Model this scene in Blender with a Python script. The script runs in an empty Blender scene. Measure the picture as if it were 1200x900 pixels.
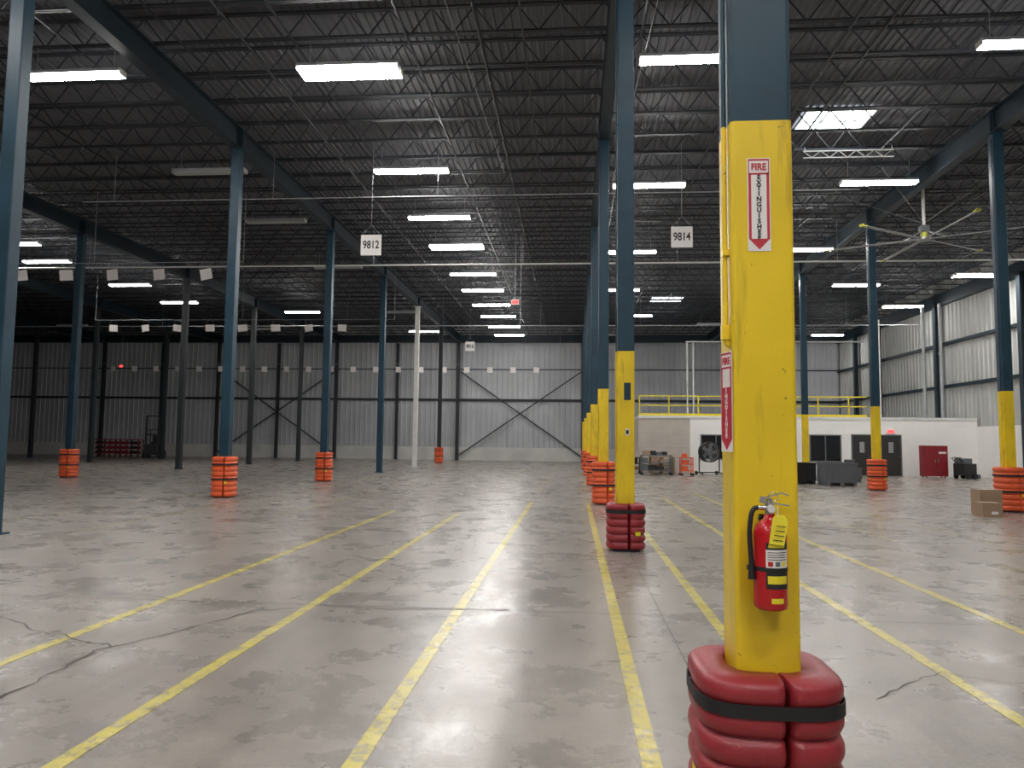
import bpy, math, random
from mathutils import Vector, Matrix
random.seed(7)
C = bpy.context.scene.collection
pi = math.pi

# ------------------------------------------------------------------ materials
def new_mat(name):
    m = bpy.data.materials.new(name); m.use_nodes = True
    nt = m.node_tree
    return m, nt, nt.nodes['Principled BSDF']

def pmat(name, col, rough=0.5, metal=0.0, var=0.0, scale=3.0, bump=0.0, bscale=40.0, col2=None, spots=None, streak=None, spec=.5):
    m, nt, b = new_mat(name)
    b.inputs['Roughness'].default_value = rough
    b.inputs['Metallic'].default_value = metal
    b.inputs['Specular IOR Level'].default_value = spec
    c = (*col, 1)
    geo = nt.nodes.new('ShaderNodeNewGeometry')
    nz = nt.nodes.new('ShaderNodeTexNoise'); nz.inputs['Scale'].default_value = scale
    nz.inputs['Detail'].default_value = 6
    nt.links.new(geo.outputs['Position'], nz.inputs['Vector'])
    rp = nt.nodes.new('ShaderNodeValToRGB')
    rp.color_ramp.elements[0].position = .35; rp.color_ramp.elements[1].position = .65
    d = col2 if col2 else tuple(x*(1-var) for x in col)
    rp.color_ramp.elements[0].color = (*d, 1); rp.color_ramp.elements[1].color = c
    nt.links.new(nz.outputs['Fac'], rp.inputs['Fac'])
    out = rp.outputs['Color']
    def over(out, col_, scl, thr, wid, amt, stretch=None):
        n2 = nt.nodes.new('ShaderNodeTexNoise'); n2.inputs['Scale'].default_value = scl
        n2.inputs['Detail'].default_value = 9; n2.inputs['Roughness'].default_value = .62
        src = geo.outputs['Position']
        if stretch:
            mp = nt.nodes.new('ShaderNodeMapping'); mp.inputs['Scale'].default_value = stretch
            nt.links.new(src, mp.inputs['Vector']); src = mp.outputs['Vector']
        nt.links.new(src, n2.inputs['Vector'])
        r2 = nt.nodes.new('ShaderNodeValToRGB')
        r2.color_ramp.elements[0].position = thr; r2.color_ramp.elements[1].position = thr+wid
        r2.color_ramp.elements[0].color = (0,0,0,1); r2.color_ramp.elements[1].color = (amt,amt,amt,1)
        nt.links.new(n2.outputs['Fac'], r2.inputs['Fac'])
        mx = nt.nodes.new('ShaderNodeMixRGB')
        nt.links.new(r2.outputs['Color'], mx.inputs['Fac'])
        nt.links.new(out, mx.inputs['Color1']); mx.inputs['Color2'].default_value = (*col_, 1)
        return mx.outputs['Color']
    if streak: out = over(out, streak[0], streak[1], streak[2], .12, streak[3], (1,1,.12))
    if spots: out = over(out, spots[0], spots[1], spots[2], .03, .85)
    nt.links.new(out, b.inputs['Base Color'])
    if bump:
        n3 = nt.nodes.new('ShaderNodeTexNoise'); n3.inputs['Scale'].default_value = bscale
        nt.links.new(geo.outputs['Position'], n3.inputs['Vector'])
        bp = nt.nodes.new('ShaderNodeBump'); bp.inputs['Strength'].default_value = bump
        bp.inputs['Distance'].default_value = .01
        nt.links.new(n3.outputs['Fac'], bp.inputs['Height'])
        nt.links.new(bp.outputs['Normal'], b.inputs['Normal'])
    return m

def emat(name, col, s):
    m, nt, b = new_mat(name)
    b.inputs['Base Color'].default_value = (*col, 1)
    b.inputs['Emission Color'].default_value = (*col, 1)
    b.inputs['Emission Strength'].default_value = s
    return m

M = {}
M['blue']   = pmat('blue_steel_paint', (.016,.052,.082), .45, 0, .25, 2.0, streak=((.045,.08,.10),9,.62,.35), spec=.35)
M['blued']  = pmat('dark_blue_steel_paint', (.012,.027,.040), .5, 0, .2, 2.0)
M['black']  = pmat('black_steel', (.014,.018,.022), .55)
M['white']  = pmat('white_paint', (.72,.72,.70), .5, 0, .1)
M['yellow'] = pmat('yellow_column_paint', (.88,.62,.020), .38, 0, .16, 1.6, .12, 25, spots=((.16,.10,.02), 19, .675), streak=((.46,.30,.02), 11, .55, .6))
M['yel2']   = pmat('yellow_plastic', (.80,.66,.03), .45)
M['fanyel'] = pmat('fan_tip_yellow', (.42,.42,.06), .5)
M['redp']   = pmat('red_protector_plastic', (.34,.026,.036), .42, 0, .25, 3, .15, 60, streak=((.44,.10,.11),7,.6,.4))
M['orange'] = pmat('orange_protector_plastic', (.80,.12,.035), .45, 0, .15, 3)
M['strap']  = pmat('black_strap', (.012,.012,.013), .6)
M['rubber'] = pmat('black_rubber', (.012,.012,.013), .45)
M['exred']  = pmat('extinguisher_red', (.50,.010,.015), .22, 0, .05)
M['signred']= pmat('sign_red', (.50,.03,.05), .45)
M['signwh'] = pmat('sign_white', (.82,.78,.76), .45)
M['ink']    = pmat('ink_black', (.015,.015,.015), .6)
M['chrome'] = pmat('chrome_metal', (.65,.65,.65), .25, 1.0)
M['galv']   = pmat('galvanised_metal', (.42,.43,.44), .45, .4, .15)
M['deck']   = pmat('roof_deck_paint', (.135,.141,.158), .6, 0, .2, .6)
M['joist']  = pmat('joist_steel', (.026,.031,.040), .5)
M['wallm']  = pmat('wall_metal_panel', (.47,.48,.50), .55, 0, .18, .35, streak=((.33,.335,.35),.9,.52,.5))
M['wallr']  = pmat('wall_metal_panel_light', (.50,.50,.48), .55, 0, .18, .35, streak=((.36,.355,.345),.9,.52,.5))
M['block']  = pmat('painted_block', (.86,.845,.82), .6, 0, .06, 1.0)
M['conc']   = pmat('raw_concrete_kick', (.62,.61,.58), .7, 0, .18, .8)
M['beige']  = pmat('beige_block', (.50,.45,.40), .7, 0, .1, 2)
M['dark']   = pmat('dark_glass', (.010,.012,.015), .15)
M['doord']  = pmat('door_dark_paint', (.030,.028,.028), .4)
M['card']   = pmat('cardboard', (.36,.24,.155), .8, 0, .1, 5)
M['gray']   = pmat('grey_plastic', (.12,.13,.14), .5)
M['cabred'] = pmat('red_cabinet_paint', (.26,.015,.025), .4)
M['tarp']   = pmat('barn_red', (.22,.03,.03), .6)
M['wood']   = pmat('pallet_wood', (.30,.20,.11), .8, 0, .3, 8)
M['led']    = emat('led_diffuser', (1.0,.985,.955), 68)
M['off']    = pmat('unlit_diffuser', (.40,.41,.40), .4)
M['sky']    = emat('skylight_daylight', (.93,.97,1.0), 6)
M['exit']   = emat('exit_sign_red', (1.0,.03,.03), 4)

# concrete floor
def floor_mat(yellow=0):
    m, nt, b = new_mat(['sealed_concrete_floor','yellow_floor_line_paint','worn_yellow_floor_line_paint'][yellow])
    L = nt.links.new
    geo = nt.nodes.new('ShaderNodeNewGeometry')
    def noise(sc, det=6, rough=.55, dist=0, stretch=None):
        n = nt.nodes.new('ShaderNodeTexNoise'); n.inputs['Scale'].default_value = sc
        n.inputs['Detail'].default_value = det; n.inputs['Roughness'].default_value = rough
        n.inputs['Distortion'].default_value = dist
        if stretch:
            mp = nt.nodes.new('ShaderNodeMapping'); mp.inputs['Scale'].default_value = stretch
            mp.inputs['Rotation'].default_value = (0,0,.06)
            L(geo.outputs['Position'], mp.inputs['Vector']); L(mp.outputs['Vector'], n.inputs['Vector'])
        else: L(geo.outputs['Position'], n.inputs['Vector'])
        return n
    def ramp(fac, a, ca, c, cb):
        r = nt.nodes.new('ShaderNodeValToRGB')
        r.color_ramp.elements[0].position = a; r.color_ramp.elements[1].position = c
        r.color_ramp.elements[0].color = ca; r.color_ramp.elements[1].color = cb
        L(fac, r.inputs['Fac']); return r
    def mix(kind, f, c1, c2):
        x = nt.nodes.new('ShaderNodeMixRGB'); x.blend_type = kind
        if isinstance(f, float): x.inputs['Fac'].default_value = f
        else: L(f, x.inputs['Fac'])
        L(c1, x.inputs['Color1'])
        if isinstance(c2, tuple): x.inputs['Color2'].default_value = c2
        else: L(c2, x.inputs['Color2'])
        return x
    r1 = ramp(noise(.35).outputs['Fac'], .35, (.292,.258,.230,1), .65, (.378,.340,.304,1))
    r2 = ramp(noise(2.2,9,.68).outputs['Fac'], .32, (.74,.74,.75,1), .68, (1.08,1.07,1.05,1))
    x1 = mix('MULTIPLY', .9, r1.outputs['Color'], r2.outputs['Color'])
    r3 = ramp(noise(38,5,.7).outputs['Fac'], .32, (.78,.78,.78,1), .62, (1.06,1.06,1.06,1))
    x2 = mix('MULTIPLY', .8, x1.outputs['Color'], r3.outputs['Color'])
    r6 = ramp(noise(.9,10,.72,.6).outputs['Fac'], .52, (1,1,1,1), .76, (.66,.64,.62,1))
    x2 = mix('MULTIPLY', .9, x2.outputs['Color'], r6.outputs['Color'])
    r8 = ramp(noise(2.6,6,.6,.2,(1,.05,1)).outputs['Fac'], .52, (1,1,1,1), .72, (.64,.63,.62,1))
    x2 = mix('MULTIPLY', .75, x2.outputs['Color'], r8.outputs['Color'])
    out = x2.outputs['Color']
    if yellow:
        lo = (.40,.52) if yellow==1 else (.50,.62)
        r4 = ramp(noise(8,12,.78).outputs['Fac'], lo[0], (.12,.12,.12,1), lo[1], (.90,.90,.90,1) if yellow==1 else (.5,.5,.5,1))
        x3 = mix('MIX', r4.outputs['Color'], out, (.66,.56,.11,1))
        out = x3.outputs['Color']
    L(out, b.inputs['Base Color'])
    r5 = ramp(noise(1.1,8,.66).outputs['Fac'], .3, (.20,.20,.20,1), .7, (.38,.38,.38,1))
    L(r5.outputs['Color'], b.inputs['Roughness'])
    b.inputs['Specular IOR Level'].default_value = .5
    bp = nt.nodes.new('ShaderNodeBump'); bp.inputs['Strength'].default_value = .13
    bp.inputs['Distance'].default_value = .01
    L(noise(20,5).outputs['Fac'], bp.inputs['Height']); L(bp.outputs['Normal'], b.inputs['Normal'])
    return m
M['floor'] = floor_mat(); M['line'] = floor_mat(1); M['line2'] = floor_mat(2)
M['crack'] = pmat('crack_dark', (.095,.086,.076), .8, 0, .35, 4)
M['joint'] = pmat('joint_filler', (.15,.135,.12), .8, 0, .35, 4)

# ------------------------------------------------------------------ mesh builder
class MB:
    def __init__(s): s.v=[]; s.f=[]; s.m=[]; s.sm=[]; s.mats=[]
    def mi(s, k):
        if k not in s.mats: s.mats.append(k)
        return s.mats.index(k)
    def add(s, vs, fs, k, smooth=False):
        o=len(s.v); s.v += [tuple(p) for p in vs]; i=s.mi(k)
        for f in fs: s.f.append(tuple(o+j for j in f)); s.m.append(i); s.sm.append(smooth)
    def box(s, x0,x1,y0,y1,z0,z1,k):
        vs=[(x,y,z) for z in (z0,z1) for y in (y0,y1) for x in (x0,x1)]
        s.add(vs, [(0,2,3,1),(4,5,7,6),(0,1,5,4),(2,6,7,3),(0,4,6,2),(1,3,7,5)], k)
    def cbox(s, c, sz, k, rz=0, rx=0, ry=0):
        R = Matrix.Rotation(rz,3,'Z')@Matrix.Rotation(ry,3,'Y')@Matrix.Rotation(rx,3,'X')
        vs=[]
        for z in (-.5,.5):
            for y in (-.5,.5):
                for x in (-.5,.5):
                    vs.append(Vector(c)+R@Vector((x*sz[0],y*sz[1],z*sz[2])))
        s.add(vs, [(0,2,3,1),(4,5,7,6),(0,1,5,4),(2,6,7,3),(0,4,6,2),(1,3,7,5)], k)
    def bar(s, p0, p1, w, h, k):
        p0=Vector(p0); p1=Vector(p1); d=(p1-p0).normalized()
        up=Vector((0,0,1)) if abs(d.z)<.95 else Vector((0,1,0))
        a=d.cross(up).normalized(); b=a.cross(d).normalized()
        vs=[]
        for p in (p0,p1):
            for (i,j) in ((-1,-1),(1,-1),(1,1),(-1,1)): vs.append(p+a*i*w/2+b*j*h/2)
        s.add(vs, [(0,1,2,3),(7,6,5,4),(0,4,5,1),(1,5,6,2),(2,6,7,3),(3,7,4,0)], k)
    def cyl(s, p0, p1, r, k, n=12, r1=None, caps=True):
        s.tube([p0,p1], r, k, n, caps, r1)
    def tube(s, pts, r, k, n=10, caps=True, r1=None):
        pts=[Vector(p) for p in pts]; m=len(pts); vs=[]
        t=[]
        for i in range(m):
            a=pts[max(i-1,0)]; b=pts[min(i+1,m-1)]; t.append((b-a).normalized())
        up=Vector((0,0,1)) if abs(t[0].z)<.9 else Vector((0,1,0))
        u=t[0].cross(up).normalized()
        for i in range(m):
            u=(u-t[i]*u.dot(t[i])).normalized(); w=t[i].cross(u)
            rr=r if r1 is None else r+(r1-r)*i/(m-1)
            for j in range(n):
                a=2*pi*j/n; vs.append(pts[i]+(u*math.cos(a)+w*math.sin(a))*rr)
        fs=[(i*n+j, i*n+(j+1)%n, (i+1)*n+(j+1)%n, (i+1)*n+j) for i in range(m-1) for j in range(n)]
        s.add(vs, fs, k, True)
        if caps:
            s.add(vs[:n], [tuple(range(n-1,-1,-1))], k); s.add(vs[-n:], [tuple(range(n))], k)
    def lathe(s, prof, c, k, n=28):
        vs=[]
        for (r,z) in prof:
            for j in range(n):
                a=2*pi*j/n; vs.append((c[0]+r*math.cos(a), c[1]+r*math.sin(a), c[2]+z))
        fs=[(i*n+j, i*n+(j+1)%n, (i+1)*n+(j+1)%n, (i+1)*n+j) for i in range(len(prof)-1) for j in range(n)]
        s.add(vs, fs, k, True)
    def patch(s, c, r, z0, z1, a0, a1, k, n=12):
        vs=[]
        for i in range(n+1):
            a=a0+(a1-a0)*i/n
            for z in (z0,z1): vs.append((c[0]+r*math.cos(a), c[1]+r*math.sin(a), z))
        s.add(vs, [(2*i,2*i+2,2*i+3,2*i+1) for i in range(n)], k, True)
    def mesh(s, name):
        me=bpy.data.meshes.new(name); me.from_pydata(s.v,[],s.f)
        for k in s.mats: me.materials.append(M[k])
        me.polygons.foreach_set('material_index', s.m)
        me.polygons.foreach_set('use_smooth', s.sm)
        me.update(); return me
    def obj(s, name, loc=(0,0,0), parent=None, bevel=0, rot=None):
        return place(s.mesh(name), name, loc, parent, bevel, rot)

def place(me, name, loc=(0,0,0), parent=None, bevel=0, rot=None):
    o=bpy.data.objects.new(name, me); C.objects.link(o); o.location=loc
    if rot: o.rotation_euler=rot
    if parent: o.parent=parent
    if bevel:
        b=o.modifiers.new('bevel','BEVEL'); b.width=bevel; b.segments=3; b.limit_method='ANGLE'
    return o

def empty(name, loc=(0,0,0), rot=None):
    e=bpy.data.objects.new(name, None); C.objects.link(e); e.location=loc
    e.empty_display_size=.2
    if rot: e.rotation_euler=rot
    return e

def text(name, body, size, loc, rot, mat, parent, spacing=1.0, sx=1.0, bold=0.0, line=1.0):
    cu=bpy.data.curves.new(name,'FONT'); cu.body=body; cu.size=size
    cu.align_x='CENTER'; cu.align_y='CENTER'; cu.extrude=.0006; cu.offset=bold
    cu.space_line=line; cu.space_character=spacing
    cu.materials.append(M[mat])
    o=bpy.data.objects.new(name, cu); C.objects.link(o); o.location=loc; o.rotation_euler=rot
    o.scale=(sx,1,1); o.parent=parent
    return o

# ------------------------------------------------------------------ layout numbers
XR=[-49.8,-39.7,-29.6,-19.5,-9.35,0.79,10.75]   # column rows
YC=[-4.85,3.25,11.3,19.35,27.35,35.4,43.4,51.4] # column lines
XL,XRW,YB,YF = -50.6, 20.9, 59.9, -13.0
ZB=9.6   # underside of girders

# ------------------------------------------------------------------ shell
b=MB(); b.box(XL,XRW,YF,YB,-.2,0,'floor'); b.obj('floor')

def corr(name, fn, length, z0, z1, pitch, depth, k, extra=None):
    b=MB(); n=int(length/pitch); vs=[]
    for j in range(n+1):
        s=j*pitch
        for (o,d) in ((0,0),(.62,0),(.72,1),(.90,1)):
            u=min(s+o*pitch,length)
            vs.append(fn(u,z0,d*depth)); vs.append(fn(u,z1,d*depth))
    m=len(vs)//2
    fs=[(2*i,2*i+2,2*i+3,2*i+1) for i in range(m-1)]
    b.add(vs,fs,k)
    if extra: extra(b)
    return b.obj(name)

def back_extra(b):
    b.box(XL,XRW,YB-.16,YB,0,1.05,'conc')
    b.box(XL,XRW,YB+.06,YB+.2,0,11.2,'wallm')
    b.box(XL,XRW,YB-.2,YB-.02,4.81,4.99,'black')
    b.box(XL,XRW,YB-.1,YB-.02,7.36,7.44,'blued')
    b.box(XL,XRW,YB-.3,YB-.02,9.6,10.2,'blued')
corr('wall_back', lambda u,z,d:(XL+u,YB-d,z), XRW-XL, 1.05, 11.0, .42,.05,'wallm', back_extra)
def right_extra(b):
    b.box(XRW-.12,XRW+.02,YF,YB,0,2.6,'block')
    b.box(XRW+.06,XRW+.2,YF,YB,0,11.2,'wallr')
    for z in (4.9,7.3): b.box(XRW-.2,XRW-.02,YF,YB,z-.08,z+.08,'blued')
    b.box(XRW-.25,XRW-.02,YF,YB,9.5,10.2,'blued')
corr('wall_right', lambda u,z,d:(XRW-d,YF+u,z), YB-YF, 2.6, 11.0, .42,.05,'wallr', right_extra)
corr('wall_left', lambda u,z,d:(XL+d,YF+u,z), YB-YF, 0, 11.0, .42,.05,'wallm')
corr('wall_front', lambda u,z,d:(XL+u,YF+d,z), XRW-XL, 0, 11.0, .42,.05,'wallm')
# ceiling deck (corrugated, ribs along Y)
b=MB(); pitch=.19; n=int((XRW-XL)/pitch); vs=[]
for j in range(n+1):
    for (o,d) in ((0,0),(.5,0),(.62,1),(.88,1)):
        x=min(XL+(j+o)*pitch,XRW); z=10.96-d*.045
        vs += [(x,YF,z),(x,YB,z)]
m=len(vs)//2
b.add(vs,[(2*i,2*i+1,2*i+3,2*i+2) for i in range(m-1)],'deck')
b.box(XL,XRW,YF,YB,11.0,11.15,'deck')
b.obj('ceiling')

def skylight(x,y,w,d):
    b=MB()
    b.box(x-w/2,x+w/2,y-d/2,y+d/2,10.87,10.90,'sky')
    for i in range(4): xx=x-w/2+w*i/3; b.box(xx-.015,xx+.015,y-d/2,y+d/2,10.83,10.90,'galv')
    for i in range(3): yy=y-d/2+d*i/2; b.box(x-w/2,x+w/2,yy-.015,yy+.015,10.83,10.90,'galv')
    b.obj('skylight_window')
skylight(7.4,21.25,1.9,1.42)
skylight(6.0,48.0,2.0,1.5)

# bar joists : one joist mesh along X, arrayed along Y
b=MB()
z0,z1=10.26,10.85
xa,xb=XL+.15,XRW-.15
for z in (z0,z1):
    for dy in (-.032,.032): b.bar((xa,dy,z),(xb,dy,z),.045,.045,'joist')
x=xa; k=0; step=.46
while x<xb-step:
    za,zb_=(z0,z1) if k%2==0 else (z1,z0)
    b.bar((x,0,za),(x+step,0,zb_),.026,.026,'joist'); x+=step; k+=1
jo=b.obj('roof_joists',(0,YF+.6,0))
a=jo.modifiers.new('array','ARRAY'); a.use_relative_offset=False; a.use_constant_offset=True
a.constant_offset_displace=(0,1.37,0); a.count=53
b=MB(); x=XL+2.0
while x<XRW-.5:
    b.bar((x,YF+.3,10.215),(x,YB-.5,10.215),.04,.03,'joist'); x+=2.5
b.obj('joist_bridging')
b=MB()
for x in (-44,-34.5,-24.5,-14.4,-7.1,-2.0,5.6,13.5,17.5):
    b.cyl((x,YF+.5,10.1),(x,YB-1,10.1),.032,'black',8)
    y=YF+1
    while y<YB-1:
        b.cyl((x,y,10.1),(x,y,10.0),.012,'galv',6); y+=3.2
b.obj('sprinkler_pipes')
b=MB()
b.cyl((-40,28.6,8.55),(XRW-.6,28.6,8.55),.035,'white',8)
b.cyl((-15,21.0,8.75),(8,21.0,8.75),.018,'galv',8)
b.cyl((-45,44.5,8.6),(XRW-.6,44.5,8.6),.03,'galv',8)
for x in range(-38,20,6):
    b.cyl((x,28.6,8.55),(x,28.6,10.2),.008,'galv',6)
    b.cyl((x,44.5,8.6),(x,44.5,10.2),.008,'galv',6)
for x in (-14,-9,-4,1,6): b.cyl((x,21,8.75),(x,21,10.2),.008,'galv',6)
b.cyl((-2.2,30.3,6.2),(-2.2,30.3,10.2),.012,'galv',6)
b.cyl((-2.6,11.0,10.1),(-1.9,19.6,8.9),.008,'galv',6); b.cyl((1.6,13.5,10.1),(1.0,19.0,8.4),.008,'galv',6)
b.obj('overhead_conduit_pipes')
# a short white zigzag bar truss under the skylight
b=MB()
for z in (9.92,10.12): b.bar((6.65,21.6,z),(9.2,21.6,z),.028,.028,'white')
for i in range(10):
    x=6.65+i*.25; b.bar((x,21.6,9.92 if i%2 else 10.12),(x+.25,21.6,10.12 if i%2 else 9.92),.016,.016,'white')
for x in (6.7,9.15): b.cyl((x,21.6,10.12),(x,21.6,10.24),.01,'white',6)
b.obj('white_bar_truss')

# girders
for x in XR:
    b=MB(); y0,y1=YF+.1,YB-.35
    b.box(x-.14,x+.14,y0,y1,ZB,ZB+.03,'blued'); b.box(x-.14,x+.14,y0,y1,10.17,10.20,'blued')
    b.box(x-.012,x+.012,y0,y1,ZB+.03,10.17,'blued')
    for yc in YC: b.box(x-.13,x+.13,yc-.01,yc+.01,ZB+.03,10.17,'blued')
    b.obj('roof_girder')

# ------------------------------------------------------------------ columns
def column_mesh(kind, low=True):
    b=MB(); h=.127; r=.018
    def sect(z0,z1,k,hh=h):
        pts=[]
        for (cx,cy,a0) in ((1,1,0),(-1,1,90),(-1,-1,180),(1,-1,270)):
            for t in range(5):
                a=math.radians(a0+t*22.5)
                pts.append((cx*(hh-r)+r*math.cos(a), cy*(hh-r)+r*math.sin(a)))
        n=len(pts); vs=[(x,y,z0) for x,y in pts]+[(x,y,z1) for x,y in pts]
        b.add(vs,[(i,(i+1)%n,n+(i+1)%n,n+i) for i in range(n)],k,False)
        b.add(vs[n:],[tuple(range(n))],k); 
    base = {'y':'blue','b':'blue','d':'black','w':'white'}[kind]
    sect(0.0,ZB-.03,base)
    if kind=='y': sect(0.0,2.97,'yellow',h+.0015)
    b.box(-.2,.2,-.2,.2,0,.025,base)
    b.box(-.2,.2,-.16,.16,ZB-.03,ZB-.001,base)
    if kind in 'yb':   # slim conduit on the left face
        kk='yellow' if kind=='y' else base
        b.cyl((-h-.016,-.06,.7 if low else 2.05),(-h-.016,-.06,2.97),.011,kk,8)
        b.cyl((-h-.016,-.06,2.97),(-h-.016,-.06,9.4),.011,base,8)
        for z in ((1.2,) if low else ())+(2.4,4.5,6.5,8.5): b.box(-h-.03,-h,-.085,-.035,z,z+.025,kk if z<2.97 else base)
    return b.mesh('steel_column')
cm={k:column_mesh(k) for k in 'ybdw'}
cm_near=column_mesh('y',False)

def protector_mesh(H,R,nr,k,strap_z,rgap=.012,gapang=8):
    b=MB(); nexp=3.4; ri=.150
    def sup(a):
        c=abs(math.cos(a)); s=abs(math.sin(a)); return 1/((c**nexp+s**nexp)**(1/nexp))
    prof=[]
    N=nr*10
    for i in range(N+1):
        t=i/N; z=t*H
        g=abs(math.sin(pi*nr*t))**.45
        rr=R-.036*(1-g)
        e=min(z,H-z)
        if e<.03: rr-= .03*(1-math.sqrt(max(0,1-(1-e/.03)**2)))
        prof.append((rr,z))
    for half in (0,1):
        a0=math.radians(-90+gapang)+half*pi; a1=a0+pi
        gw=rgap/R; c=.035/R
        ss=[0,.08,.25,.5,.75,1.0]
        angs=[(a0+gw+c*s, .035*(1-math.sqrt(max(0,1-(1-s)**2)))) for s in ss]
        nm=26
        for i in range(1,nm): angs.append((a0+gw+c+(a1-a0-2*gw-2*c)*i/nm,0))
        angs+=[(a1-gw-c*s, .035*(1-math.sqrt(max(0,1-(1-s)**2)))) for s in reversed(ss)]
        vs=[]; P=len(prof)+2
        for (a,red) in angs:
            k_=sup(a)
            vs.append((ri*k_*math.cos(a),ri*k_*math.sin(a),.0))
            for (rr,z) in prof:
                q=(rr-red)*k_; vs.append((q*math.cos(a),q*math.sin(a),z))
            vs.append((ri*k_*math.cos(a),ri*k_*math.sin(a),H-.004))
        fs=[]; A=len(angs)
        for i in range(A-1):
            for j in range(P):
                j2=(j+1)%P; fs.append((i*P+j,(i+1)*P+j,(i+1)*P+j2,i*P+j2))
        b.add(vs,fs,k,True); b.add(vs[:P],[tuple(range(P))],k); b.add(vs[-P:],[tuple(range(P-1,-1,-1))],k)
    for z in strap_z:
        n=72; vs=[]
        for i in range(n):
            a=2*pi*i/n; q=(R+.005)*sup(a); q2=(R-.0)*sup(a)
            for (qq,zz) in ((q2,z-.025),(q,z-.025),(q,z+.025),(q2,z+.025)): vs.append((qq*math.cos(a),qq*math.sin(a),zz))
        fs=[]
        for i in range(n):
            i2=(i+1)%n
            for j in range(3): fs.append((i*4+j,i2*4+j,i2*4+j+1,i*4+j+1))
        b.add(vs,fs,'strap',False)
    z=H*.36
    for a in (math.radians(-165),math.radians(-60)):
        n=4; vs=[]
        for i in range(n+1):
            aa=a-.12+.24*i/n; q=(R+.003)*sup(aa)
            for zz in (z-.03,z+.03): vs.append((q*math.cos(aa),q*math.sin(aa),zz))
        b.add(vs,[(2*i,2*i+2,2*i+3,2*i+1) for i in range(n)],'yel2')
    return b.mesh('column_protector')
pm_red=protector_mesh(.67,.290,6,'redp',[.555])
pm_or =protector_mesh(1.07,.30,8,'orange',[.47,.86],gapang=20)

for x in XR:
    for y in YC+[YB-.5]:
        if x==XR[0] and y<20: continue
        if abs(y)<5 and x!=XR[5] and abs(x)>20: continue
        wall = y>55
        if wall and x>3: continue
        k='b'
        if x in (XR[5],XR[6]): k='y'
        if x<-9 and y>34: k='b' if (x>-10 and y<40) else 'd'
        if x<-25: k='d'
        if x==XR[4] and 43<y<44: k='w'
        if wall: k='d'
        if x==XR[6] and y>39: continue
        place(cm_near if (x==XR[5] and 3<y<4) else cm[k],'steel_column',(x,y,0))
for (x,y) in [(XR[6],43.4),(XR[6],51.4)]: 
    o=place(cm['b'],'steel_column',(x,y,3.06)); o.scale=(1,1,(ZB-3.06)/ZB)
reds=[(XR[5],3.25),(XR[5],11.3)]
oranges=[(XR[5],19.35),(XR[5],27.35),(XR[5],35.4),(XR[5],43.4),(XR[4],19.35),(XR[4],27.35),(XR[4],51.4),
         (XR[3],27.35),(XR[6],19.35),(XR[6],27.35),(XR[6],11.3)]
for p in reds: place(pm_red,'column_protector',(p[0],p[1],.026))
for p in oranges: place(pm_or,'column_protector',(p[0],p[1],.026))

# ------------------------------------------------------------------ light fixtures
def fixture_mesh(on,dbl=False):
    b=MB(); L=1.10 if dbl else 1.11
    for y in ((-.15,.15) if dbl else (0,)):
        b.box(-L,L,y-.135,y+.135,.05,.12,'galv')
        b.box(-L+.02,L-.02,y-.125,y+.125,-.01,.05,'led' if on else 'off')
        for xx in (-L,L): b.box(xx-.008,xx+.008,y-.13,y+.13,-.01,.12,'white')
    for xx in (-.9,.9):
        b.cyl((xx,0,.12),(xx,0,.70),.006,'galv',6)
        if dbl: b.box(xx-.02,xx+.02,-.25,.25,.12,.14,'galv')
    return b.mesh('linear_light_fixture')
fm={(1,0):fixture_mesh(True),(0,0):fixture_mesh(False),(1,1):fixture_mesh(True,True)}
ZL=9.5
F=[]
for y in (-7,-1,4,9): F.append((-4.8,y,1,int(y<0)))  # ones behind the camera are doubled, extra light for the near column
F+=[(-4.85,15.1,1,1),(-4.8,21.0,1,0),(-4.8,25.6,1,0),(-4.8,29.6,1,1),(-4.8,34.6,1,0),(-4.8,38.4,1,0),(-4.8,42.6,1,0),(-4.8,46.6,1,0),(-4.8,50.8,1,0),(-4.8,55,1,0)]
F+=[(-10.9,-7,1,0),(-10.9,3.5,1,0),(-10.9,9,1,0),(-11.0,14.9,1,0),(-10.9,20.8,0,0),(-10.9,25.8,0,0),(-10.9,33,0,0),(-10.9,45,0,0),(-10.9,53,1,0)]
F+=[(1.6,-7,1,1),(1.6,-2.5,1,1),(2.3,7,1,0),(2.45,15,1,0),(2.3,22.6,1,0),(2.3,30.7,1,0),(2.3,38.5,1,0),(3.8,46.5,1,0),(2.3,55,0,0)]  # doubled units sit unseen behind the camera, added to brighten the near column
F+=[(8.9,-1,1,0),(8.9,7,1,0),(9.1,14.8,1,0),(9.2,22.7,1,0),(9.4,30.6,1,0),(9.4,37.0,1,1),(9.4,50,0,0)]
F+=[(18.6,12,1,0),(18.6,21,1,0),(18.6,28,1,0),(18.8,35.6,1,1),(18.8,43.6,1,0),(18.4,55,1,0),(14,37.6,1,0)]  # last one is an added fixture, there to brighten the office wall
F+=[(-23,4,1,0),(-23,16,1,0),(-23.2,28.4,1,0),(-24,31.4,1,0),(-23.2,36.5,1,0),(-23.2,41.4,1,0),(-23.2,52,0,0),(-17,44.8,1,0),(-36,20,1,0),(-36,40,0,0),(-36,50,0,0)]
for (x,y,on,d) in F: place(fm[(on,d)],'linear_light_fixture',(x,y,ZL))

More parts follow.
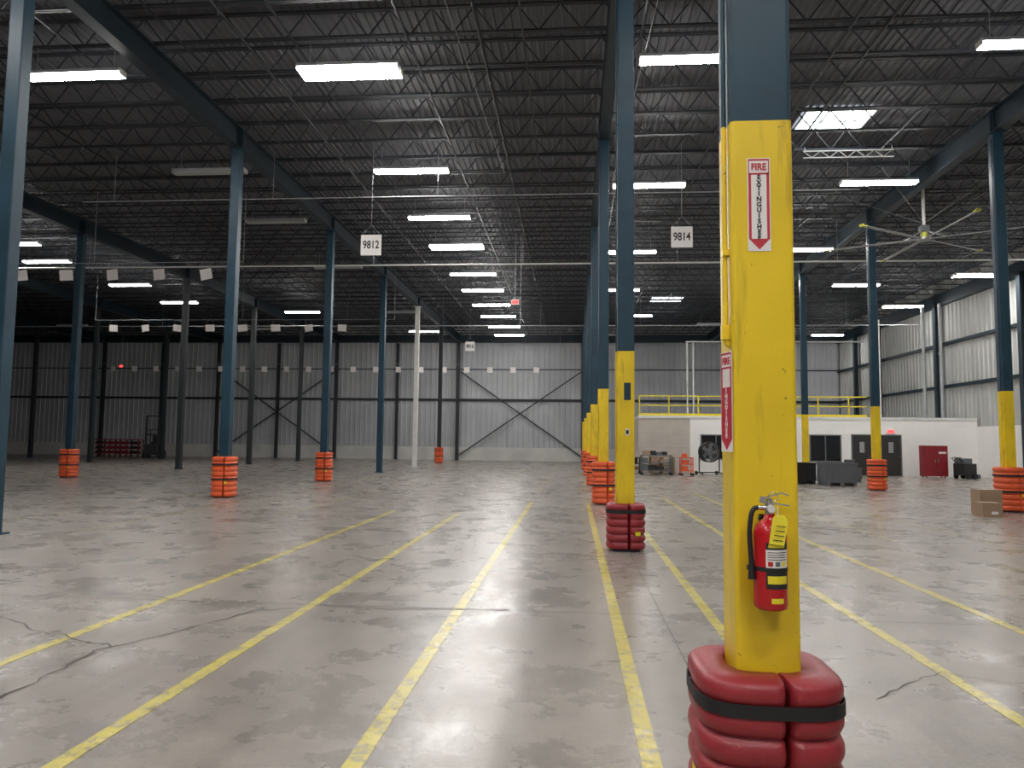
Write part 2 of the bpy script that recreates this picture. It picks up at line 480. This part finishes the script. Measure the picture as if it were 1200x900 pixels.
# ------------------------------------------------------------------ hanging signs
def hang_sign(x,y,zc,txt=None,w=.60,h=.60,top=10.15,name='hanging_aisle_sign'):
    e=empty(name,(x,y,zc))
    b=MB(); b.box(-w/2,w/2,-.012,.012,-h/2,h/2,'signwh')
    if txt:
        b.bar((-w/2+.03,0,h/2),(0,0,h/2+.30),.008,.008,'galv'); b.bar((w/2-.03,0,h/2),(0,0,h/2+.30),.008,.008,'galv')
        b.cyl((0,0,h/2+.30),(0,0,top-zc),.007,'galv',6)
    b.obj('board',parent=e)
    if txt:
        text('number',txt,.32,(0,-.0145,0),(pi/2,0,0),'ink',e,sx=.76,bold=.007)
        text('number_back',txt,.32,(0,.0145,0),(pi/2,0,pi),'ink',e,sx=.76,bold=.007)
hang_sign(-5.85,20.6,7.2,'9812'); hang_sign(3.05,20.9,7.42,'9814'); hang_sign(-6.6,46.6,7.6,'9816')

def tag_row(x0,x1,y,z,step,tilt=.15,w=.5,h=.36):
    b=MB(); b.cyl((x0-1,y,z+.42),(x1+1,y,z+.42),.012,'galv',6)
    x=x0
    while x<=x1:
        b.cbox((x,y,z),(w,.01,h),'signwh',rz=random.uniform(-.3,.3),ry=random.uniform(-.12,.12),rx=tilt)
        for s in (-.15,.15): b.cyl((x+s,y,z+h/2-.03),(x+s,y,z+.42),.004,'galv',5)
        x+=step
    for x in (x0-1,(x0+x1)/2,x1+1): b.cyl((x,y,z+.42),(x,y,10.1),.008,'galv',6)
    b.obj('lane_tag_row')
tag_row(-20.9,-12.2,23.9,7.15,1.68,w=.48)
tag_row(-23.6,-9.9,35.9,7.15,1.72,w=.46,h=.34)
tag_row(-36.0,-2.0,55.0,6.9,1.75,w=.42,h=.42)

b=MB(); b.cyl((0,0,.1),(0,0,2.9),.012,'galv',6); b.box(-.16,.16,-.03,.03,-.1,.1,'signwh'); b.box(-.13,.13,-.034,-.03,-.07,.07,'exit')
em=b.mesh('hanging_exit_sign'); place(em,'hanging_exit_sign',(-2.4,30,7.3)); place(em,'hanging_exit_sign',(-40,56,7.2))
place(em,'hanging_exit_sign',(-36,56,7.2))

# ------------------------------------------------------------------ floor markings
def line(x,y0,y1,w=.10,k='line'):
    b=MB(); b.box(x-w/2,x+w/2,y0,y1,.0005,.003,k); b.obj('floor_line_marking')
line(.40,-2,19.5); line(-1.07,-2,19.8); line(-2.50,-2,16.2); line(-4.0,-2,16.5)
for x in (.40,-1.07,-2.5): line(x,24,56,.08,'line2')
line(1.28,2,19); line(1.28,27,40,.1,'line2'); line(2.62,2,22); line(3.88,2,24); line(2.62,25,38,.1,'line2'); line(5.4,13,33,.1,'line2')
line(-10.6,12,27,.08,'line2'); line(-8.3,12,34,.08,'line2'); line(-12.3,14,30,.07,'line2'); line(-14.0,14,30,.07,'line2')
line(-6.1,15,33,.08,'line2'); line(6.9,13,33,.08,'line2')
def crack(pts,w,name='floor_crack'):
    b=MB(); P=[]; isc=(name=='floor_crack')
    for i in range(len(pts)-1):
        p=Vector(pts[i]); q=Vector(pts[i+1]); n=max(2,int((q-p).length/.10))
        for j in range(n):
            t=j/n; a=p.lerp(q,t); P.append((a.x+random.uniform(-.03,.03)*isc,a.y+random.uniform(-.03,.03)*isc))
    P.append(pts[-1]); vs=[]
    for i,(x,y) in enumerate(P):
        a=Vector(P[max(i-1,0)]); c=Vector(P[min(i+1,len(P)-1)]); d=(c-a).normalized()
        ww=w*(random.uniform(.3,1.0) if isc else .5)
        vs+=[(x-d.y*ww,y+d.x*ww,.0035),(x+d.y*ww,y-d.x*ww,.0035)]
    b.add(vs,[(2*i,2*i+1,2*i+3,2*i+2) for i in range(len(P)-1)],'crack' if isc else 'joint'); b.obj(name)
crack([(-3.7,3.4),(-3.45,4.13),(-3.53,5.39),(-3.2,6.1),(-2.9,6.8),(-2.37,7.08),(-1.6,7.0),(-.6,7.12)],.012)
crack([(-3.0,6.8),(-4.3,7.3),(-6.0,7.6)],.008)
crack([(-8,6.4),(-5.6,6.6),(-4.4,5.9),(-3.5,5.5)],.009)
crack([(-8,9.1),(-6.8,8.5),(-6,8.0)],.008)
crack([(-2.1,7.0),(-1.8,9.0),(-1.4,10.6),(-1.6,12.4)],.006)
crack([(5.6,7.6),(5.0,8.2),(5.3,8.9),(6.4,9.2)],.010)
crack([(3.6,8.3),(4.2,7.4),(5.6,7.2)],.008)
crack([(3.2,4.2),(3.6,4.3),(4.6,4.4)],.008)
crack([(-1.6,11),(-2.6,12.5),(-3.2,12.3)],.006)
crack([(1.9,5.0),(2.6,5.6),(3.0,5.4),(3.9,6.0)],.006)
for y in (7.1,15.3,23.3,31.3,39.4): crack([(-40,y),(20.5,y)],.013,'floor_joint')
for x in (.83,-9.35,-19.5,10.75): crack([(x,-2),(x,55)],.011,'floor_joint')

# ------------------------------------------------------------------ fire extinguisher + signs on near column
cx,cy=.79,3.25; fy=cy-.1285
e=empty('fire_extinguisher',(cx-.012,fy-.085,.955))
b=MB(); R=.064
prof=[(0.001,.006),(R-.012,.0),(R-.002,.006),(R,.02),(R,.285),(R-.003,.305),(R-.012,.325),(R-.028,.340),(.022,.350),(.020,.368),(.001,.370)]
b.lathe(prof,(0,0,0),'exred',36); b.obj('cylinder_body',parent=e)
b=MB(); b.cyl((0,0,.362),(0,0,.415),.018,'chrome',14); b.cyl((0,0,.415),(0,0,.43),.012,'chrome',12)
b.cyl((0,-.018,.39),(0,-.034,.39),.015,'white',14)
b.cyl((-.015,0,.392),(-.045,0,.392),.010,'chrome',10)
b.obj('valve',parent=e)
b=MB(); b.bar((-.02,0,.415),(.075,-.01,.402),.022,.006,'chrome'); b.bar((-.025,0,.43),(.045,-.01,.452),.022,.006,'chrome')
b.bar((.045,-.01,.452),(.07,-.012,.442),.020,.006,'chrome'); b.bar((-.028,0,.41),(-.024,0,.436),.022,.006,'chrome')
b.tube([(.012+.018*math.cos(t*pi/6),-.014,.436+.018*math.sin(t*pi/6)) for t in range(13)],.0018,'chrome',6)
b.obj('handle_levers',parent=e)
b=MB()
hp=[(-.045,0,.392),(-.058,-.002,.388),(-.070,-.005,.370),(-.077,-.008,.33),(-.080,-.01,.28),(-.078,-.012,.22),(-.076,-.014,.18)]
sm=[]
for i in range(len(hp)-1):
    p0=Vector(hp[max(i-1,0)]);p1=Vector(hp[i]);p2=Vector(hp[i+1]);p3=Vector(hp[min(i+2,len(hp)-1)])
    for j in range(6):
        t=j/6; sm.append(.5*((2*p1)+(p2-p0)*t+(2*p0-5*p1+4*p2-p3)*t*t+(-p0+3*p1-3*p2+p3)*t**3))
sm.append(Vector(hp[-1]))
b.tube(sm,.0095,'rubber',10); b.cyl((-.076,-.014,.19),(-.074,-.016,.115),.010,'rubber',12,r1=.016)
b.obj('hose',parent=e)
b=MB(); b.patch((0,0,0),R+.002,.150,.166,0,2*pi,'strap',36); b.bar((-.064,-.005,.159),(-.09,-.012,.159),.012,.018,'strap')
b.box(-.022,.022,.050,.085,-.005,.36,'strap'); b.box(-.03,.03,.03,.084,-.010,.003,'strap')
b.box(-.03,.03,.045,.06,.34,.35,'strap')
b.obj('mounting_bracket',parent=e)
b=MB(); c0=math.radians(-118); c1=math.radians(-34)
b.patch((0,0,0),R+.0012,.095,.262,c0,c1,'signwh'); b.patch((0,0,0),R+.0016,.085,.150,c0,c1,'ink')
b.patch((0,0,0),R+.0020,.105,.135,c0+.1,c1-.1,'yel2'); b.patch((0,0,0),R+.0016,.235,.262,c0,c1,'ink')
b.patch((0,0,0),R+.0020,.243,.256,c0+.15,c1-.3,'yel2')
for i in range(4): b.patch((0,0,0),R+.0018,.196+i*.009,.199+i*.009,c0+.1,c1-.15-.05*(i%3),'ink')
for i in range(3): b.patch((0,0,0),R+.0022,.172,.190,c0+.12+i*.42,c0+.40+i*.42,('exred','gray','yel2')[i])
b.patch((0,0,0),R+.0012,.03,.05,c0+.3,c1-.4,'yel2')
b.obj('label',parent=e)
b=MB(); b.add([(-.022,-.074,.26),(.034,-.078,.255),(.054,-.066,.345),(.040,-.060,.368),(.010,-.058,.372),(-.004,-.06,.355)],[(0,1,2,3,4,5)],'yel2')
for i in range(4): b.bar((-.006+i*.004,-.0775,.275+i*.018),(.030+i*.004,-.0785+i*.003,.272+i*.018),.0016,.003,'ink')
b.tube([(.02,-.05,.40),(.018,-.055,.385),(.016,-.060,.366)],.0015,'signwh',6)
b.obj('inspection_tag',parent=e)

def ext_sign(name,loc,rz,w,h,red_bg=False):
    e=empty(name,loc,(0,0,rz))
    b=MB(); b.box(-w/2,w/2,-.002,.0,-h/2,h/2,'signwh')
    r_='signred'
    b.box(-w/2+.004,w/2-.004,-.0028,-.002,h/2-.012,h/2-.004,r_)
    for s in (-1,1):
        b.box(s*(w/2-.0095)-.0055,s*(w/2-.0095)+.0055,-.0028,-.002,-h/2+.050,h/2-.064,r_)
        b.box(s*(w/2-.006)-.002,s*(w/2-.006)+.002,-.0028,-.002,h/2-.064,h/2-.004,r_)
    b.box(-w/2+.004,w/2-.004,-.0028,-.002,h/2-.072,h/2-.064,r_)
    if red_bg: b.box(-w/2+.004,w/2-.004,-.0029,-.002,-h/2+.050,h/2-.15,r_)
    b.add([(-w/2+.004,-.0030,-h/2+.052),(0,-.0030,-h/2+.006),(w/2-.004,-.0030,-h/2+.052)],[(0,1,2)],r_)
    b.obj('board',parent=e)
    text('word_fire','FIRE',.041,(0,-.0034,h/2-.040),(pi/2,0,0),r_,e,sx=.85,bold=.0014)
    text('word_extinguisher','\n'.join('EXTINGUISHER'),.0275,(0,-.0034,-.014),(pi/2,0,0),'signwh' if red_bg else 'ink',e,bold=.0010,line=.86)
ext_sign('fire_extinguisher_sign',(cx-.014,fy-.001,2.605),0,.094,.40)
# side sign follows the left face, standing slightly proud of it
ext_sign('fire_extinguisher_sign',(cx-.1285-.0155,fy+.052,1.775),-math.radians(73),.094,.42,True)
b=MB(); b.tube([(0,0,.02),(0,0,-.02),(.006,0,-.045),(.03,0,-.06)],.014,'yellow',10); b.box(-.018,.014,-.02,.02,-.03,.03,'yellow')
b.obj('conduit_elbow',(cx-.143,cy-.06,2.07))
b=MB(); b.box(-.05,.05,-.004,0,-.13,.13,'blue'); b.obj('column_id_plate',(.79+.02,11.3-.1285,2.36))
b=MB(); b.box(-.03,.03,-.004,0,-.05,.05,'signwh'); b.box(-.02,.02,-.006,-.004,-.03,.03,'ink'); b.obj('column_id_plate',(.79+.02,11.3-.1285,1.75))

# ------------------------------------------------------------------ HVLS ceiling fan
e=empty('ceiling_fan',(11.35,24.6,8.35))
b=MB(); b.cyl((0,0,.25),(0,0,1.82),.05,'white',12); b.cyl((0,0,1.73),(0,0,1.82),.14,'galv',16)
b.cyl((0,0,-.03),(0,0,.16),.11,'fanyel',20); b.cyl((0,0,-.10),(0,0,-.03),.20,'galv',24); b.cbox((0,0,.28),(.26,.22,.2),'gray')
b.obj('motor_hub',parent=e)
b=MB(); LB=2.95
for i in range(6):
    a=math.radians(-88+60*i); d=Vector((math.cos(a),math.sin(a),0)); nrm=Vector((-math.sin(a),math.cos(a),0))
    p0=d*.2+Vector((0,0,-.06)); p1=d*LB+Vector((0,0,-.06))
    vs=[]
    for p in (p0,p1):
        for (s,u) in ((-.06,-.012),(0,-.006),(.06,.010),(.06,.018),(0,.018),(-.06,.0)): vs.append(p+nrm*s+Vector((0,0,u)))
    b.add(vs,[(0,1,2,3,4,5),(11,10,9,8,7,6)]+[(j,6+j,6+(j+1)%6,(j+1)%6) for j in range(6)],'galv')
    b.cbox(p1,(.14,.15,.035),'fanyel',rz=a); b.cbox(p1+d*.08+Vector((0,0,.02)),(.02,.16,.07),'fanyel',rz=a)
    b.bar(d*.12+Vector((0,0,.18)),d*.6+Vector((0,0,-.05)),.02,.015,'galv')
b.obj('blades',parent=e)
bb=MB()
for (sx_,sy_) in ((1,1),(1,-1),(-1,1),(-1,-1)): bb.cyl((0,0,.45),(sx_*1.9,sy_*1.5,1.82),.006,'galv',6)
bb.obj('guy_wires',parent=e)

# ------------------------------------------------------------------ office / mezzanine at the back right
OX0,OY,OZ=3.5,40.0,2.9
b=MB()
b.box(6.2,XRW-.13,OY,OY+.2,0,OZ,'block'); b.box(OX0,6.2,OY,OY+.2,0,OZ,'beige')
b.box(OX0,OX0+.2,OY+.2,YB-.2,0,OZ,'beige')
b.box(OX0,XRW-.13,OY-.03,YB-.2,OZ,OZ+.14,'white')
for i in range(1,4): b.box(OX0,6.2,OY-.012,OY,OZ*i/4-.012,OZ*i/4+.012,'conc')
b.obj('wall_office')
def door(x,w=.95,h=2.08):
    b=MB(); y=OY-.002
    b.box(x-w/2-.06,x-w/2,y-.05,y,0,h+.06,'gray'); b.box(x+w/2,x+w/2+.06,y-.05,y,0,h+.06,'gray')
    b.box(x-w/2-.06,x+w/2+.06,y-.05,y,h,h+.06,'gray'); b.box(x-w/2,x+w/2,y-.03,y-.002,0.01,h,'doord')
    b.box(x-.12,x+.12,y-.035,y-.03,1.2,1.75,'galv'); b.cyl((x+w/2-.1,y-.03,1.0),(x+w/2-.1,y-.09,1.0),.02,'chrome')
    return b
door(15.0).obj('door_1'); door(16.45).obj('door_2')
def win(name,x0,x1,z0,z1):
    b=MB(); b.box(x0,x1,OY-.02,OY-.002,z0,z1,'dark')
    for (a,c,d,f) in ((x0-.06,x0,z0-.06,z1+.06),(x1,x1+.06,z0-.06,z1+.06),(x0,x1,z0-.06,z0),(x0,x1,z1,z1+.06),((x0+x1)/2-.025,(x0+x1)/2+.025,z0,z1)):
        b.box(a,c,OY-.05,OY-.002,d,f,'gray')
    b.obj(name)
win('window_1',12.4,13.9,.75,2.05); win('window_2',6.8,8.3,.8,2.0)
b=MB(); b.box(-.2,.2,-.06,0,-.11,.11,'signwh'); b.box(-.16,.16,-.064,-.06,-.08,.08,'exit'); b.obj('exit_sign',(16.45,OY-.002,2.3))
# guard rail
b=MB(); z=OZ+.14; x=OX0+.05
while x<XRW-5:
    b.box(x-.03,x+.03,OY+.02,OY+.08,z,z+1.05,'yel2'); x+=1.55
for zz in (.52,1.02): b.box(OX0,XRW-5.6,OY+.02,OY+.08,z+zz,z+zz+.06,'yel2')
b.box(OX0,XRW-5.6,OY+.03,OY+.05,z,z+.12,'yel2')
b.obj('mezzanine_guard_rail')
def pipes(name,lst,z0,z1,r=.06,k='galv'):
    for (x,y) in lst:
        b=MB()
        b.cyl((0,0,z0),(0,0,z1),r,k,10); b.cyl((0,0,z0),(0,0,z0+.06),r*1.8,k,10)
        b.cyl((0,0,z1*.7),(0,0,z1*.7+.1),r*1.4,k,10)
        b.obj(name,(x,y,0))
pipes('riser_pipe',[(7.6,50),(8.0,50)],OZ+.145,8.3,.055,'white')
pipes('riser_pipe',[(19.6,43.0),(20.05,42.0)],OZ+.145,9.4,.09,'galv')
pipes('riser_pipe',[(19.0,47.5)],OZ+.145,9.4,.06,'white')
b=MB(); b.cyl((7.5,50,8.36),(19.0,50,8.36),.05,'white',8); b.obj('pipe_run')
for y in YC[2:]+[55.5]:
    z=OZ+.145 if y>40 else 0
    b=MB(); b.box(20.38,20.40,y-.15,y+.15,z,9.68,'blued'); b.box(20.62,20.64,y-.15,y+.15,z,9.68,'blued'); b.box(20.40,20.62,y-.012,y+.012,z,9.68,'blued')
    b.obj('wall_post')
# dock doors on right wall
for i,y in enumerate((31.5,23.5,15.5)):
    b=MB(); x=XRW-.125
    b.box(x-.05,x-.004,y-1.35,y+1.35,0.01,2.9,'white')
    for k in range(1,6): b.box(x-.06,x-.05,y-1.35,y+1.35,k*.48-.012,k*.48+.012,'gray')
    for s in (-1,1): b.box(x-.12,x-.004,y+s*1.43-.08,y+s*1.43+.08,0.01,3.05,'blued')
    b.box(x-.12,x-.004,y-1.5,y+1.5,2.9,3.1,'blued')
    for s in (-1,1): b.cyl((x-.5,y+s*1.75,0.0),(x-.5,y+s*1.75,1.1),.08,'yellow',12)
    b.obj('door_%d'%(i+3))
# X bracing on back wall
b=MB()
for (x0,x1) in ((-9.2,.65),(-29.5,-19.6)):
    b.bar((x0,YB-.36,.4),(x1,YB-.36,7.2),.09,.09,'black'); b.bar((x0,YB-.28,7.2),(x1,YB-.28,.4),.09,.09,'black')
b.obj('wall_cross_bracing')
for x in (-34.6,-24.5,-14.4):
    b=MB(); b.box(x-.1,x+.1,YB-.45,YB-.22,0,9.5,'black'); b.obj('wall_post')

# ------------------------------------------------------------------ loose objects
def boxes_obj(name,loc,sizes):
    b=MB()
    for (x,y,z,sx,sy,sz) in sizes:
        b.box(x-sx/2,x+sx/2,y-sy/2,y+sy/2,z,z+sz,'card'); b.box(x-sx/2,x+sx/2,y-.03,y+.03,z+sz,z+sz+.002,'signwh')
        b.box(x-.02,x+sx*.3,y-sy/2-.002,y-sy/2,z+sz*.2,z+sz*.4,'signwh')
    b.obj(name,loc,bevel=.006)
boxes_obj('cardboard_box',(9.45,17.9,0),[(0,0,0.001,.42,.42,.32)])
boxes_obj('cardboard_box',(9.78,18.55,0),[(0,0,0.001,.50,.42,.58)])
def bin_(name,loc,w,d,h,k):
    b=MB(); t=.05
    for s in (-1,1):
        b.box(s*(w/2)-t/2,s*(w/2)+t/2,-d/2,d/2,.14,h,k); b.box(-w/2,w/2,s*(d/2)-t/2,s*(d/2)+t/2,.14,h,k)
    b.box(-w/2,w/2,-d/2,d/2,.12,.17,k)
    for x in (-w/2+.07,0,w/2-.07):
        b.box(x-.06,x+.06,-d/2,d/2,0,.12,k)
    for i in range(7):
        x=-w/2+.1+(w-.2)*i/6
        b.box(x-.015,x+.015,-d/2-.05,-d/2-.02,.17,h-.05,k)
    b.box(-w/2-.04,w/2+.04,-d/2-.05,-d/2-.0,h-.06,h,k)
    b.obj(name,loc)
bin_('bulk_container',(10.35,30.2,0),1.15,1.05,.90,'gray'); bin_('bulk_container',(9.35,31.3,0),.75,1.0,.85,'rubber')
bin_('bulk_container',(11.9,33.5,0),.9,.9,.6,'gray')
b=MB(); b.box(-.55,.55,-.3,.3,.08,1.6,'cabred'); b.box(-.007,.007,-.304,-.3,.12,1.56,'ink')
for s in (-1,1): b.box(s*.06-.012,s*.06+.012,-.33,-.3,.75,.95,'chrome')
b.box(.12,.48,-.303,-.3,1.2,1.3,'signwh')
for x in (-.45,.45):
    for y in (-.2,.2): b.cyl((x,y,0),(x,y,.08),.03,'rubber')
b.obj('red_storage_cabinet',(18.0,38.8,0),bevel=.01)
b=MB(); b.box(-.55,.25,-.3,.3,.18,.75,'rubber'); b.box(-.5,.0,-.28,.28,.75,1.0,'gray'); b.cyl((.35,0,.03),(.35,0,.22),.32,'gray',20)
for x in (-.35,.1):
    for s in (-1,1): b.cyl((x,s*.30,.14),(x,s*.36,.14),.14,'rubber',16)
b.tube([(-.5,-.2,.8),(-.75,-.2,1.0),(-.8,0,1.05),(-.75,.2,1.0),(-.5,.2,.8)],.02,'rubber'); b.box(-.62,-.5,-.12,.12,.9,1.05,'gray')
b.obj('floor_scrubber',(19.1,37.8,0),bevel=.03,rot=(0,0,.4))
# drum fan
b=MB(); n=28
for (y,r) in ((-.18,.5),(.18,.5)):
    b.tube([(r*math.cos(2*pi*i/n),y,1.15+r*math.sin(2*pi*i/n)) for i in range(n+1)],.022,'rubber',8,False)
for r in (.12,.22,.32,.42): b.tube([(r*math.cos(2*pi*i/n),-.19,1.15+r*math.sin(2*pi*i/n)) for i in range(n+1)],.007,'galv',6,False)
vs=[]
for i in range(n):
    a=2*pi*i/n; vs+=[(.49*math.cos(a),-.18,1.15+.49*math.sin(a)),(.49*math.cos(a),.18,1.15+.49*math.sin(a))]
b.add(vs,[(2*i,(2*i+2)%(2*n),(2*i+3)%(2*n),2*i+1) for i in range(n)],'rubber',True)
b.cyl((0,-.16,1.15),(0,.15,1.15),.1,'gray',16)
for i in range(5):
    a=2*pi*i/5; b.cbox((.27*math.cos(a),0,1.15+.27*math.sin(a)),(.36,.02,.17),'gray',ry=-a,rx=0)
for s in (-1,1):
    b.bar((s*.54,0,1.15),(s*.54,0,.12),.05,.05,'rubber'); b.bar((s*.54,-.4,.10),(s*.54,.4,.10),.05,.05,'rubber'); b.cyl((s*.50,.35,.09),(s*.60,.35,.09),.09,'rubber',14)
    b.box(s*.54-.03,s*.54+.03,-.42,-.36,0,.1,'rubber')
b.bar((-.54,.0,.12),(.54,.0,.12),.05,.05,'rubber'); b.obj('drum_fan',(6.9,38.4,0),rot=(0,0,.25))
def cart(name,loc,w,d,h,k,load):
    b=MB()
    for z in (.22,h*.62,h): b.box(-w/2,w/2,-d/2,d/2,z,z+.04,k)
    for x in (-w/2+.03,w/2-.03):
        for y in (-d/2+.03,d/2-.03):
            b.box(x-.025,x+.025,y-.025,y+.025,.12,h,k); b.cyl((x,y-.02,.07),(x,y+.02,.07),.07,'rubber',12)
    random.seed(len(name)+int(loc[0]*10))
    for z in (.26,h*.62+.04,h+.04):
        x=-w/2+.1
        while x<w/2-.35:
            s=random.uniform(.2,.38); hh=random.uniform(.12,.27)
            b.box(x,x+s,-d/2+.1,d/2-.12,z,z+hh,random.choice(load)); x+=s+random.uniform(.03,.15)
    b.obj(name,loc)
cart('utility_shelf_cart',(4.1,37.2,0),1.5,.7,.95,'gray',['card','gray','rubber','gray','rubber'])
cart('utility_shelf_cart',(5.55,37.0,0),.6,.6,.85,'orange',['orange','cabred'])
cart('utility_shelf_cart',(2.9,38.4,0),1.1,.7,.8,'rubber',['card','gray','rubber'])
b=MB()
for j in range(6):
    z=j*.145
    for y in (-.5,-.25,0,.25,.5): b.box(-.6,.6,y-.05,y+.05,z+.12,z+.14,'wood')
    for x in (-.55,0,.55): b.box(x-.05,x+.05,-.55,.55,z+.0,z+.12,'wood')
b.obj('pallet_stack',(4.6,39.1,0))
b=MB(); b.lathe([(.001,.001),(.20,.0),(.25,.8),(.27,.82),(.25,.84),(.23,.82),(.19,.05),(.001,.05)],(0,0,0),'gray',20); b.obj('trash_can',(14.1,39.3,0))
b=MB()
for i in range(4):
    z=.0+i*.36
    b.box(-1.9,1.9,-.35,.35,z+.26,z+.32,'tarp')
    for x in (-1.85,-.9,0,.9,1.85): b.box(x-.05,x+.05,-.35,-.28,z,z+.26,'tarp'); b.box(x-.05,x+.05,.28,.35,z,z+.26,'tarp')
    if i<3:
        for x in (-1.4,-.45,.45,1.4): b.box(x-.3,x+.3,-.25,.25,z+.32,z+.50,'cabred' if (x*10)%2 else 'rubber')
b.obj('red_stack_rack',(-35.4,55.2,0))
b=MB(); b.box(-.55,.55,-.8,.7,.25,1.05,'rubber'); b.box(-.5,.5,.5,1.0,.3,1.25,'gray')
for s in (-1,1):
    b.box(s*.42-.05,s*.42+.05,-1.0,-.85,.1,3.2,'black'); b.bar((s*.5,-.75,1.0),(s*.42,-.6,2.15),.06,.06,'black'); b.bar((s*.5,.7,1.0),(s*.45,.5,2.15),.06,.06,'black')
    for y in (-.6,.65): b.cyl((s*.45,y,.28),(s*.62,y,.28),.28,'rubber',18)
    b.box(s*.25-.06,s*.25+.06,-2.0,-1.0,.08,.13,'black')
for y in (-.6,-.3,0,.3,.5): b.bar((-.45,y,2.15),(.45,y,2.15),.05,.04,'black')
for z in (.5,1.7,3.1): b.box(-.42,.42,-.98,-.9,z,z+.1,'black')
b.box(-.25,.25,-.1,.35,1.05,1.2,'strap'); b.box(-.25,.25,.3,.4,1.2,1.7,'strap')
b.obj('forklift',(-31.7,54.0,0),rot=(0,0,.3))

# ------------------------------------------------------------------ world + camera
w=bpy.data.worlds.new('world'); bpy.context.scene.world=w; w.use_nodes=True
w.node_tree.nodes['Background'].inputs['Color'].default_value=(.6,.7,.8,1)
w.node_tree.nodes['Background'].inputs['Strength'].default_value=.3
cam=bpy.data.cameras.new('camera'); co=bpy.data.objects.new('camera',cam); C.objects.link(co)
cam.sensor_width=36; cam.lens=25.98; cam.clip_end=300; cam.clip_start=.05
mw=Matrix.Translation((0,0,1.6))@Matrix.Rotation(math.radians(4.75),4,'Z')@Matrix.Rotation(math.radians(94.4),4,'X')@Matrix.Rotation(math.radians(.65),4,'Z')
co.matrix_world=mw
bpy.context.scene.camera=co
vs=bpy.context.scene.view_settings
vs.view_transform='Standard'; vs.exposure=0.1
